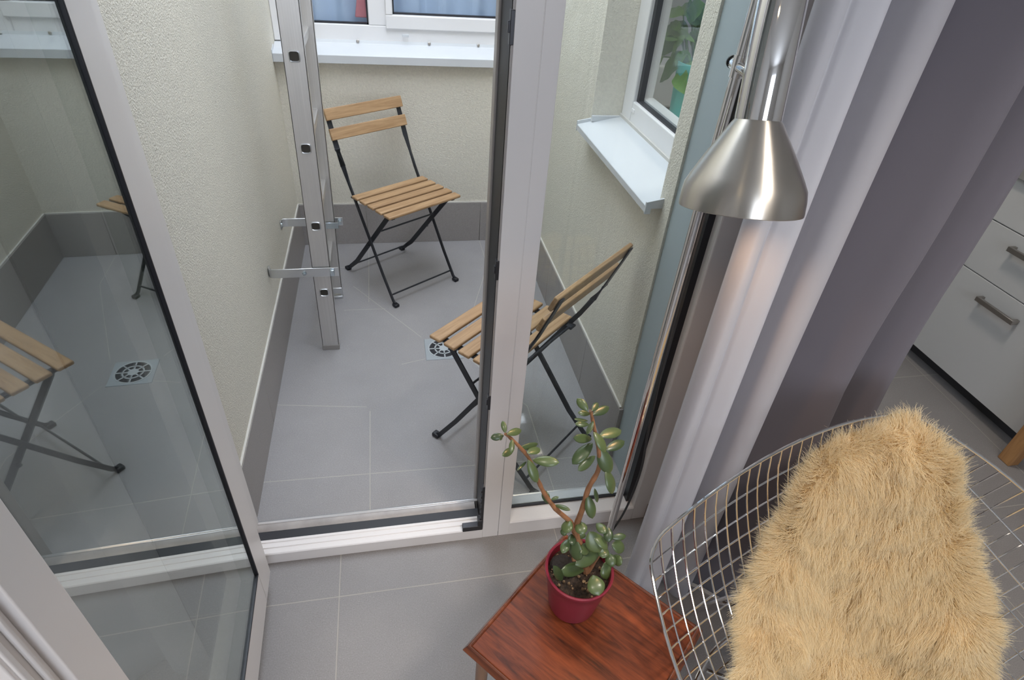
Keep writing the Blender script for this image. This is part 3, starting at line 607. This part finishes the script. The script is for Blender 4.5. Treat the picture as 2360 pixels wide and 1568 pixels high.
# floor lamp
lx,ly=.4725,.789
fl=empty('floor_lamp',(lx,ly,0)); tag(fl,'chrome floor lamp with brushed bell shade hanging in front of the sheer curtain','lamp')
LO=np.array([lx,ly,0])
MB().lathe([(0,0),(.118,0),(.120,.004),(.118,.014),(.11,.018),(.02,.020),(.014,.03),(0,.03)],56).build('lamp_base',POLISH,fl)
MB().tube([(0,0,.02),(0,0,1.62)],.008,24).build('pole',CHROME,fl)
a1=np.array([.4609,.6702,1.2486]); a2=np.array([.4667,.6998,1.3563]); ax=(a2-a1); H=np.linalg.norm(ax); ax/=H
Mx=Vector((0,0,1)).rotation_difference(Vector(ax)).to_matrix()
def hl(prof): return MB().lathe(prof,72,Mx,a1-LO)
sh=MB().lathe([(.0775,-.002),(.0800,-.001),(.0804,.002),(.0796,.018),(.0776,.030),(.0715,.042),(.0570,.068),(.0425,.091),(.0320,.1080),(.0288,.1118),(.0276,.1095),(.055,.066),(.0695,.040),(.0760,.027),(.0775,.016),(.0775,-.002)],72).build('lamp_shade',BRUSH,fl,ang=25)
sh.matrix_local=Matrix.Translation(Vector(a1-LO))@Mx.to_4x4()
hd=hl([(.0282,.1100),(.0288,.1115),(.0288,.262),(.0270,.266),(0,.266)]).build('lamp_head',CHROME,fl,ang=25)
hl([(0,.056),(.008,.058),(.014,.066),(.016,.076),(.013,.088),(.010,.096),(.010,.112),(0,.112)]).build('bulb',emit('warm_bulb',(1,.55,.25),BULB),fl)
j=np.array([lx,ly,1.400])-LO; tgt=np.array([.471,.722,1.396])-LO
d=tgt-j; d/=np.linalg.norm(d)
MB().tube([j-d*.020,j-d*.019,j+d*.045],[.0078,.0084,.0080],20).build('pivot_pin',CHROME,fl)
MB().tube([j-d*.022,j-d*.019],[.0084,.0088],20).build('pin_cap',BLKMET,fl)
MB().lathe([(.0081,-.014),(.0098,-.014),(.0098,.014),(.0081,.014)],20,None,(0,0,1.400)).build('pole_clamp',CHROME,fl)
def cubic(pts,k=8):
    out=[]; P_=[np.array(p,float) for p in pts]; n=len(P_)
    for i in range(n-1):
        p0,p1,p2,p3=P_[max(i-1,0)],P_[i],P_[i+1],P_[min(i+2,n-1)]
        for q in range(k):
            t=q/k; out.append(.5*((2*p1)+(-p0+p2)*t+(2*p0-5*p1+4*p2-p3)*t*t+(-p0+3*p1-3*p2+p3)*t**3))
    out.append(P_[-1]); return out
MB().tube(cubic([(.012,.004,1.45),(.018,.010,1.2),(.020,.012,.95),(.030,.010,.70),(.040,.008,.56),(.030,.008,.42),(.004,.012,.30),(-.030,.02,.12),(-.07,.09,.028),(-.105,.09,.022)]),.0025,8).build('power_cord',CABLE,fl)

# wire chair shell (matched diamond surface)
pc=[0.8164,0.3697,-0.5109,0.3653,0.7864,-0.4365,-0.0056,0.6161,-0.3861,0.4222,-0.2329,0.2515,0.7976,-0.303,-0.3101,0.4284]
T=np.array([0,pc[3],pc[4]]);Lp=np.array(pc[5:8]);F=np.array([0,pc[8],pc[9]]);c1=np.array(pc[10:13]);c2=np.array(pc[13:16]); mm=np.array([-1,1,1])
def bz(A,B,D,t): return (1-t)**2*A+2*t*(1-t)*B+t*t*D
def shell(u,v):
    u=min(max(u,0),1); v=min(max(v,0),1)
    e=bz(T,c1,Lp,u)*(1-v)+bz(Lp*mm,c2*mm,F,u)*v+bz(T,c1*mm,Lp*mm,v)*(1-u)+bz(Lp,c2,F,v)*u
    b=T*(1-u)*(1-v)+Lp*u*(1-v)+Lp*mm*(1-u)*v+F*u*v
    return e-b+(16*u*v*(1-u)*(1-v))**.75*np.array([0,.115,-.265])
wc=empty('wire_chair',(pc[0],pc[1],0),pc[2]); tag(wc,'chrome wire mesh lounge chair draped with the cream sheepskin','chair')
# rounded rim: cut the corners of the (u,v) square
def rimuv():
    r=.055; out=[]
    for (cu,cv,a0) in ((r,r,PI),(1-r,r,1.5*PI),(1-r,1-r,0),(r,1-r,.5*PI)):
        for k in range(7):
            a=a0+k/6*PI/2; out.append((cu+r*math.cos(a),cv+r*math.sin(a)))
    full=[]
    for i in range(len(out)):
        a,b=out[i],out[(i+1)%len(out)]; n=18 if math.hypot(a[0]-b[0],a[1]-b[1])>.3 else 1
        for q in range(n): full.append((a[0]+(b[0]-a[0])*q/n,a[1]+(b[1]-a[1])*q/n))
    return full
MB().tube([shell(*q) for q in rimuv()],.0032,10,closed=True).build('rim',CHROME,wc)
NW=25
def lim(t):   # wires end on the rounded rim
    r=.055
    if t<r: return r-math.sqrt(max(0,r*r-(r-t)**2))
    if t>1-r: return r-math.sqrt(max(0,r*r-(t-1+r)**2))
    return 0
b=MB()
for k in range(1,NW):
    t=k/NW; e0=lim(t)
    b.tube([shell(t,e0+(1-2*e0)*q/36) for q in range(37)],.0019,7)
for k in range(1,NW):
    t=k/NW; e0=lim(t)
    b.tube([shell(e0+(1-2*e0)*q/36,t)+np.array([0,0,-.0032]) for q in range(37)],.0019,7)
b.build('wire_mesh',CHROME,wc)
# base: two sled frames and struts
for sx in (-1,1):
    b=MB(); x=sx*.235
    b.tube(cubic([(sx*.10,.10,.352),(sx*.17,.085,.340),(x,.03,.22),(sx*.255,-.14,.02),(sx*.262,-.19,.007),(sx*.262,-.05,.007),(sx*.262,.22,.007),(sx*.257,.255,.02),(sx*.215,.19,.24),(sx*.17,.15,.372)]),.0055,10)
    b.build('leg_frame',CHROME,wc)
MB().tube([(-.225,.03,.205),(.225,.03,.205)],.005,10).tube([(-.215,.19,.235),(.215,.19,.235)],.005,10).build('stretcher',CHROME,wc)

# sheepskin
sk=empty('sheepskin',(pc[0],pc[1],0),pc[2]); tag(sk,'long haired cream sheepskin draped over the wire chair','sheepskin')
OUTL=[(.02,.0),(.14,.0),(.30,.0),(.38,.01),(.44,.04),(.48,.07),(.51,.11),(.60,.15),(.65,.18),(.70,.22),(.76,.28),(.79,.32),(.83,.34),(.89,.40),(.96,.52),(.985,.70),(.985,.88),(.96,.985),(.82,.985),(.64,.97),(.44,.94),(.30,.86),(.235,.77),(.20,.71),(.16,.69),(.135,.63),(.115,.57),(.10,.51),(.08,.44),(.06,.39),(.04,.32),(.01,.24),(.0,.18),(.0,.10),(.0,.03)]
OUTL=[np.array(q) for q in OUTL]
# shrink a little: the hair reaches past the skin
cen=np.array([.46,.45]); NA=96
dense=[]
for i in range(len(OUTL)):
    a,b_=OUTL[i],OUTL[(i+1)%len(OUTL)]
    for q in range(8): dense.append(a+(b_-a)*q/8)
ang=np.array([math.atan2(p[1]-cen[1],p[0]-cen[0]) for p in dense]); rad=np.array([np.linalg.norm(p-cen) for p in dense])
o_=np.argsort(ang); ang=ang[o_]; rad=rad[o_]
def outr(a): return np.interp(a,np.concatenate([ang-2*PI,ang,ang+2*PI]),np.concatenate([rad,rad,rad]))
def nrm(u,v):
    e=.01; a=shell(min(u+e,1),v)-shell(max(u-e,0),v); b=shell(u,min(v+e,1))-shell(u,max(v-e,0)); n=np.cross(a,b); n/=np.linalg.norm(n)+1e-9
    return n if n[2]>0 else -n
def lump(u,v): return .5+.5*math.sin(u*17+2*math.sin(v*9))*math.sin(v*15+1.3*math.sin(u*11+1))
def skin(r,a):
    R_=max(.0,outr(a)-.022); q=cen+np.array([math.cos(a),math.sin(a)])*R_*r
    u,v=min(max(q[0],0.002),.998),min(max(q[1],0.002),.998)
    n=nrm(u,v); th=.006+.030*(1-r**6)+.014*lump(u,v)*(1-r**4)
    p=shell(u,v)+n*th
    # a curled-over flap on the left half of the seat and a fold by the right edge
    for (fu,fv,rr,hh) in ((.655,.375,.060,.034),(.700,.300,.030,-.016),(.60,.46,.05,-.014),(.37,.62,.10,-.016),(.225,.63,.075,.030),(.30,.55,.07,.012),(.81,.36,.07,.024),(.30,.36,.12,.012),(.12,.14,.16,.016),(.41,.50,.10,-.012),(.62,.20,.06,.016)):
        d2=((u-fu)**2+(v-fv)**2)/rr**2; p=p+n*hh*math.exp(-d2*1.6)
    return p,n,(u,v)
NR=26; G=[]; Gu=[]
for i in range(NR+1):
    r=(i/NR)**.8
    G.append([skin(r,-PI+2*PI*k/NA)[0] for k in range(NA+1)])
edge=[skin(1,-PI+2*PI*k/NA) for k in range(NA+1)]
G.append([p-n*.008 for p,n,_ in edge])
SKIN=P('shaded_pelt',(.50,.36,.19),.9)  # darkened to stand in for the shade between the hairs
MB().grid(G).build('pelt',SKIN,sk,ang=180)
# hair as real strands
def flow(u,v):
    t=u-v; s=(u+v)/2
    e=.012
    down=shell(u+e,v+e)-shell(u-e,v-e); side=shell(u+e,v-e)-shell(u-e,v+e)
    down/=np.linalg.norm(down)+1e-9; side/=np.linalg.norm(side)+1e-9
    return down,side
rng=np.random.default_rng(21)
NH=NHAIR; K=6
cl=rng.random((900,2)); clr=np.sqrt(cl[:,0])*1.0; cla=-PI+2*PI*cl[:,1]
pos=np.zeros((NH,K,3)); rad_=np.zeros((NH,K)); 
CACHE={}
NG=64
# precomputed lattice of the surface for speed
LR,LA=48,144
tabP=np.zeros((LR+1,LA+1,3)); tabN=np.zeros_like(tabP); tabD=np.zeros_like(tabP); tabS=np.zeros_like(tabP); tabUV=np.zeros((LR+1,LA+1,2)); tabO=np.zeros_like(tabP)
for i in range(LR+1):
    for k in range(LA+1):
        a=-PI+2*PI*k/LA; p,n,uv=skin(i/LR,a); tabP[i,k]=p; tabN[i,k]=n; tabUV[i,k]=uv
        tabD[i,k],tabS[i,k]=flow(*uv)
for i in range(LR+1):
    j=min(i+1,LR); tabO[i]=tabP[j]-tabP[max(j-3,0)]
tabO/=np.linalg.norm(tabO,axis=2,keepdims=True)+1e-9
def samp(tab,r,a):
    x=r*LR; y=(a+PI)/(2*PI)*LA; i=np.clip(x.astype(int),0,LR-1); k=np.clip(y.astype(int),0,LA-1); fx=(x-i)[:,None]; fy=(y-k)[:,None]
    return tab[i,k]*(1-fx)*(1-fy)+tab[i+1,k]*fx*(1-fy)+tab[i,k+1]*(1-fx)*fy+tab[i+1,k+1]*fx*fy
r=np.sqrt(rng.random(NH)); a=-PI+2*PI*rng.random(NH)
ne=NH//6; r[:ne]=1-.05*rng.random(ne)
p0=samp(tabP,r,a); n0=samp(tabN,r,a); d0=samp(tabD,r,a); s0=samp(tabS,r,a); o0=samp(tabO,r,a); uv=samp(tabUV,r,a)
n0/=np.linalg.norm(n0,axis=1,keepdims=True)
# slowly varying swirl of the coat
U,V=uv[:,0],uv[:,1]
sw=(.55*np.sin(U*13+3*np.sin(V*7))+.45*np.cos(V*16+2*np.sin(U*9)))*(.7+.7*np.clip((U+V)-.55,0,1))
# clumping: every strand leans toward a common tip with its neighbours
cu=np.floor(U*46+.6*np.sin(V*40)); cv=np.floor(V*46+.6*np.cos(U*37))
hsh=np.modf(np.sin(cu*12.9898+cv*78.233)*43758.5453)[0]; hs2=np.modf(np.sin(cu*39.3+cv*11.7)*24634.63)[0]; hs3=np.modf(np.sin(cu*7.1+cv*57.7)*9631.3)[0]
edgew=np.clip((r-.72)/.28,0,1)**1.5
D=n0*.42+d0*(.80*(1-edgew*.5))[:,None]+s0*(.55*sw)[:,None]+o0*(1.25*edgew)[:,None]+s0*(.30*hsh)[:,None]+d0*(.2*hs2)[:,None]+n0*(.16*hs3)[:,None]+rng.normal(0,.11,(NH,3))
D/=np.linalg.norm(D,axis=1,keepdims=True)
ln=(.030+.016*rng.random(NH)+.006*hs3)*(1-.25*edgew*rng.random(NH))
tipj=rng.normal(0,.004,(NH,3))
for k in range(K):
    t=k/(K-1)
    bend=n0*(.35*(1-t))[...,None] if False else n0*(.45*(1-t))
    step=D+bend; step/=np.linalg.norm(step,axis=1,keepdims=True)
    q=p0+step*(ln*t)[:,None]
    q+= s0*(.0022*np.sin(t*9+hsh*6))[:,None]*t + tipj*t*t
    q[:,2]-=.006*t*t
    pos[:,k]=q-n0*.003*(1-t); rad_[:,k]=.00046*(1-t*.75)
hc=bpy.data.hair_curves.new('fleece'); hc.add_curves([K]*NH)
hc.position_data.foreach_set('vector',pos.reshape(-1).astype(np.float32))
ra=hc.attributes.get('radius') or hc.attributes.new('radius','FLOAT','POINT'); ra.data.foreach_set('value',rad_.reshape(-1).astype(np.float32))
m,nt,out=newmat('fleece_hair'); L=nt.links.new
pb=N(nt,'ShaderNodeBsdfPrincipled',Roughness=.55); pb.inputs['Specular IOR Level'].default_value=.25; pb.inputs['Sheen Weight'].default_value=.15
tl=N(nt,'ShaderNodeBsdfTranslucent'); hi=N(nt,'ShaderNodeHairInfo'); rp=N(nt,'ShaderNodeValToRGB')
rp.color_ramp.elements[0].color=(.89,.74,.47,1); rp.color_ramp.elements[1].color=(.95,.87,.67,1)
av=N(nt,'ShaderNodeMath',operation='MULTIPLY_ADD'); av.inputs[1].default_value=.5; L(hi.outputs['Random'],av.inputs[0]); 
a2_=N(nt,'ShaderNodeMath',operation='MULTIPLY'); a2_.inputs[1].default_value=.5; L(hi.outputs['Intercept'],a2_.inputs[0]); L(a2_.outputs[0],av.inputs[2])
L(av.outputs[0],rp.inputs[0]); L(rp.outputs[0],pb.inputs['Base Color']); L(rp.outputs[0],tl.inputs[0])
mx=N(nt,'ShaderNodeMixShader'); mx.inputs[0].default_value=.4; L(pb.outputs[0],mx.inputs[1]); L(tl.outputs[0],mx.inputs[2]); L(mx.outputs[0],out.inputs[0])
hc.materials.append(m)
fo=bpy.data.objects.new('fleece',hc); C.objects.link(fo); fo.parent=sk

# curtains
def curtain(name,path,z0,z1,mat,label,cat='curtain',push=None,k=10,nz=30):
    pts=cubic([(x,y,0) for x,y in path],k); G=[]
    for i in range(nz+1):
        z=z0+(z1-z0)*i/nz; row=[]
        for j,p in enumerate(pts):
            q=p.copy(); q[2]=z
            s=1-i/nz
            q[1]+=.004*math.sin(z*3+q[0]*14)*s
            if push is not None:
                q[1]-=.085*max(0,1-z/1.0)**1.3*min(1,max(0,(q[0]-.66)/.08))
                dd=((q[0]-push[0])/.22)**2+((z-push[2])/.30)**2; q[1]+=push[3]*math.exp(-dd)
            row.append(q)
        G.append(row)
    o=MB().grid(G).build(name,mat,None,solid=.0012,ang=180,fix=False); tag(o,label,cat); return o
curtain('sheer_curtain',[(.573,.816),(.570,.797),(.580,.779),(.597,.781),(.607,.790),(.616,.782),(.640,.772),(.656,.776),(.661,.800),(.664,.838),(.676,.850),(.694,.852),(.706,.846),(.711,.815),(.718,.788),(.736,.776),(.756,.780),(.766,.800),(.775,.828),(.80,.838)],.012,2.47,SHEER,'white sheer curtain hanging right of the glazing behind the lamp')
curtain('blackout_curtain',[(.668,.915),(.71,.922),(.755,.918),(.80,.895),(.845,.852),(.88,.815),(.905,.790),(.928,.778),(.943,.784),(.952,.806),(.954,.832),(.964,.846),(.985,.832),(1.01,.806),(1.034,.790),(1.05,.792)],.012,2.47,GREYC,'lilac grey blackout curtain behind the wire chair',push=(.93,.0,.72,.03))
curtain('sheer_curtain',[(-.50,.80),(-.54,.77),(-.58,.79),(-.60,.82),(-.64,.79),(-.68,.77),(-.72,.81),(-.76,.79),(-.80,.77)],.012,2.47,SHEER,'white sheer curtain glimpsed through the open door leaf at left')
curtain('blackout_curtain',[(-.54,.87),(-.62,.845),(-.68,.87),(-.74,.845),(-.80,.87),(-.88,.84),(-.96,.865),(-1.05,.84),(-1.15,.86)],.012,2.47,GREYC,'lilac grey curtain in the dark behind the open door leaf at left')
o=MB().box(-1.3,1.4,.79,.805,2.475,2.50).box(-1.3,1.4,.835,.85,2.475,2.50).build('curtain_track',UPVC); tag(o,'white curtain track under the ceiling above the glazed door','curtain track')

# kitchen drawers
kx=2.25
kc=empty('kitchen_cabinet',(2.55,1.45,0)); tag(kc,'white kitchen drawer cabinet at right edge with plinth coloured as recess shadow','cabinet')
KO=Vector((2.55,1.45,0))
def kp(b,name,mat,par=None,**k):
    o=b.build(name,mat,None,**k); o.parent=par or kc
    o.matrix_parent_inverse=Matrix.Translation(-KO) if par is None else Matrix.Identity(4)
    return o
kp(MB().box(kx+.02,2.848,.15+1.0,1.94,.074,.86),'carcass',CABW)
kp(MB().box(kx+.07,2.84,1.16,1.93,0,.074),'plinth',PLINTH)
kp(MB().box(kx-.02,2.849,1.147,1.945,.86,.90),'worktop',P('worktop_grey',(.3,.29,.28),.4),bevel=.003)
for z0,z1,hz in ((.076,.486,.422),(.490,.689,.640),(.693,.858,.81)):
    d=kp(MB().box(kx,kx+.019,1.152,1.938,z0,z1),'drawer',CABW,bevel=.0015)
    hb=MB().box(kx-.032,kx-.020,1.395,1.565,hz-.009,hz+.009)
    for y in (1.395,1.553): hb.box(kx-.022,kx,y,y+.012,hz-.009,hz+.009)
    kp(hb,'handle',HANDLE,d,bevel=.001)
# wooden table standing next to the drawers; the photo shows one leg
stl=empty('wooden_table',(2.50,.76,0)); tag(stl,'light wooden table leg at the right edge beside the white drawers','table')
for (x,y) in ((-.30,.345),(.30,.345),(-.30,-.345),(.30,-.345)):
    MB().box(x-.024,x+.024,y-.024,y+.024,0,.71).build('leg',OAK,stl,bevel=.003)
MB().box(-.33,.33,-.375,.375,.71,.74).build('tabletop',OAK,stl,bevel=.004)

# peace lily on the inner sill of the right window
pl=empty('potted_peace_lily',(1.045,1.985,.935)); tag(pl,'peace lily in a tall turquoise pot behind the right window','plant')
MB().lathe([(0,.001),(.058,.001),(.062,.006),(.066,.05),(.074,.20),(.075,.215),(.071,.215),(.069,.19),(0,.185)],48).build('pot',TURQ,pl)
LO2=np.array([1.045,1.985,.935]); b=MB(); rng=np.random.default_rng(4)
for L in LILY_LEAVES: leaf(b,np.array(L[:3])-LO2,np.array(L[3:6])-LO2,L[6]*1.35,np.array([-.62,-.55,.5])+rng.normal(0,.2,3),.001,'lily',.10)
for k in range(9):
    a=rng.random()*6.3; r_=.05+.10*rng.random(); z=.28+.22*rng.random(); q=np.array([.03*math.cos(a)+.02,.03*math.sin(a)-.02,.24+.1*rng.random()])
    leaf(b,q,q+np.array([abs(r_*math.cos(a))*.9,r_*math.sin(a)*.8,.12+.1*rng.random()]),.055,np.array([-.3,-.3,1]),.001,'lily',.15)
b.build('foliage',LILY,pl,ang=80)
b=MB()
for L in LILY_LEAVES:
    p=np.array(L[:3])-LO2; b.tube(cubic([(.01*rng.normal(),.01*rng.normal(),.185),(p[0]*.5,p[1]*.5,max(.2,p[2]*.65)),tuple(p)],5),.0022,6)
b.build('leaf_stalks',P('lily_stalk',(.10,.22,.05),.5),pl)

# white kitchen bits seen behind the lily
kt=empty('kitchen_counter',(1.30,2.75,0)); tag(kt,'white counter behind the right window','counter')
MB().box(-.29,.30,-.52,.52,.0,.86).build('carcass',CABW,kt); MB().box(-.295,.31,-.53,.53,.86,.89).build('worktop',P('brown_worktop',(.22,.18,.17),.4),kt,bevel=.003)
tr=empty('toaster',(1.10,2.42,.89)); tag(tr,'white kitchen appliance on the counter behind the right window','appliance')
MB().box(-.05,.09,-.07,.07,.006,.17).build('housing',UPVC,tr,bevel=.012,seg=3); MB().box(-.052,-.048,-.045,.045,.03,.07).build('front_panel',GASK,tr,bevel=.002); MB().lathe([(0,0),(.012,0),(.012,.012),(0,.012)],16,Matrix.Rotation(-PI/2,3,'Y'),(-.05,.0,.12)).build('dial',BLKMET,tr)
jr=empty('storage_jar',(1.12,2.63,.89)); tag(jr,'white lidded jar on the counter behind the right window','jar')
MB().lathe([(0,0),(.05,0),(.055,.01),(.055,.12),(0,.12)],32).build('body',UPVC,jr); MB().lathe([(.057,.12),(.057,.14),(.02,.145),(.012,.16),(0,.162)],32).build('lid',BLKMET,jr)
# room behind the back window
curtain('blue_curtain',[(-.46,3.20),(-.40,3.15),(-.33,3.19),(-.27,3.15),(-.20,3.19),(-.15,3.16),(-.08,3.19),(-.02,3.15),(.06,3.19),(.12,3.16),(.18,3.16),(.22,3.20),(.30,3.16),(.37,3.19),(.45,3.15),(.52,3.19),(.62,3.16),(.68,3.19)],.012,2.47,BLUEC,'blue curtain hanging inside the back window')
o=MB().prism([(-.105,1.055),(-.048,1.055),(-.055,1.16),(-.075,1.22)],3.112,3.130,1).build('red_cushion',PINKC,bevel=.006,seg=3);
tag(o,'red cushion shape behind the left pane of the back window','cushion')
# ------------------------------------------------------------------ light
wd=bpy.data.worlds.new('overcast_sky'); sc.world=wd; wd.use_nodes=True; nt=wd.node_tree
bg=nt.nodes['Background']; bg.inputs[0].default_value=(.80,.875,1.0,1); bg.inputs[1].default_value=SKY
def area(name,loc,rot,sx,sy,e,col,portal=False):
    l=bpy.data.lights.new(name,'AREA'); l.shape='RECTANGLE'; l.size=sx; l.size_y=sy; l.energy=e; l.color=col
    if portal: l.cycles.is_portal=True
    o=bpy.data.objects.new(name,l); C.objects.link(o); o.location=loc; o.rotation_euler=rot; return o
area('courtyard_sky_portal',(.13,2.07,2.94),(0,0,0),1.15,1.75,1,(1,1,1),True)
area('rear_window_portal',(.35,-2.93,1.53),(PI/2,0,0),1.2,1.45,1,(1,1,1),True)
# recessed ceiling spots shining down; the kitchen one is added to brighten the drawers
for (x,y,e_,lab) in ((.85,-.05,SPA,'recessed warm ceiling spot above the wire chair'),(-.50,-.30,SPB,'recessed warm ceiling spot above the open floor'),(1.55,1.45,SPC,'added warm ceiling spot brightening the kitchen drawers')):
    t=empty('ceiling_spot',(x,y,2.5)); tag(t,lab,'ceiling spot','recessed ceiling spots')
    MB().lathe([(.09,-.001),(.115,-.001),(.113,-.006),(.092,-.007),(.09,-.001)],32).build('spot_ring',ALU,t)
    MB().lathe([(0,-.0008),(.09,-.0008)],32).build('spot_lens',emit('spot_lens_%d'%int(x*100),(1,.80,.55),CLE),t)
    l=bpy.data.lights.new('ceiling_spot_light','SPOT'); l.spot_size=math.radians(92); l.spot_blend=.75; l.energy=e_; l.color=(1,.90,.80); l.shadow_soft_size=.14
    o=bpy.data.objects.new('ceiling_spot_light',l); C.objects.link(o); o.parent=t; o.location=(0,0,-.09)
# bulb of the floor lamp
l=bpy.data.lights.new('lamp_bulb_light','POINT'); l.energy=BULBW; l.color=(1,.62,.34); l.shadow_soft_size=.02
o=bpy.data.objects.new('lamp_bulb_light',l); C.objects.link(o); o.parent=fl; o.location=Vector(a1-LO)+Vector(ax)*.048
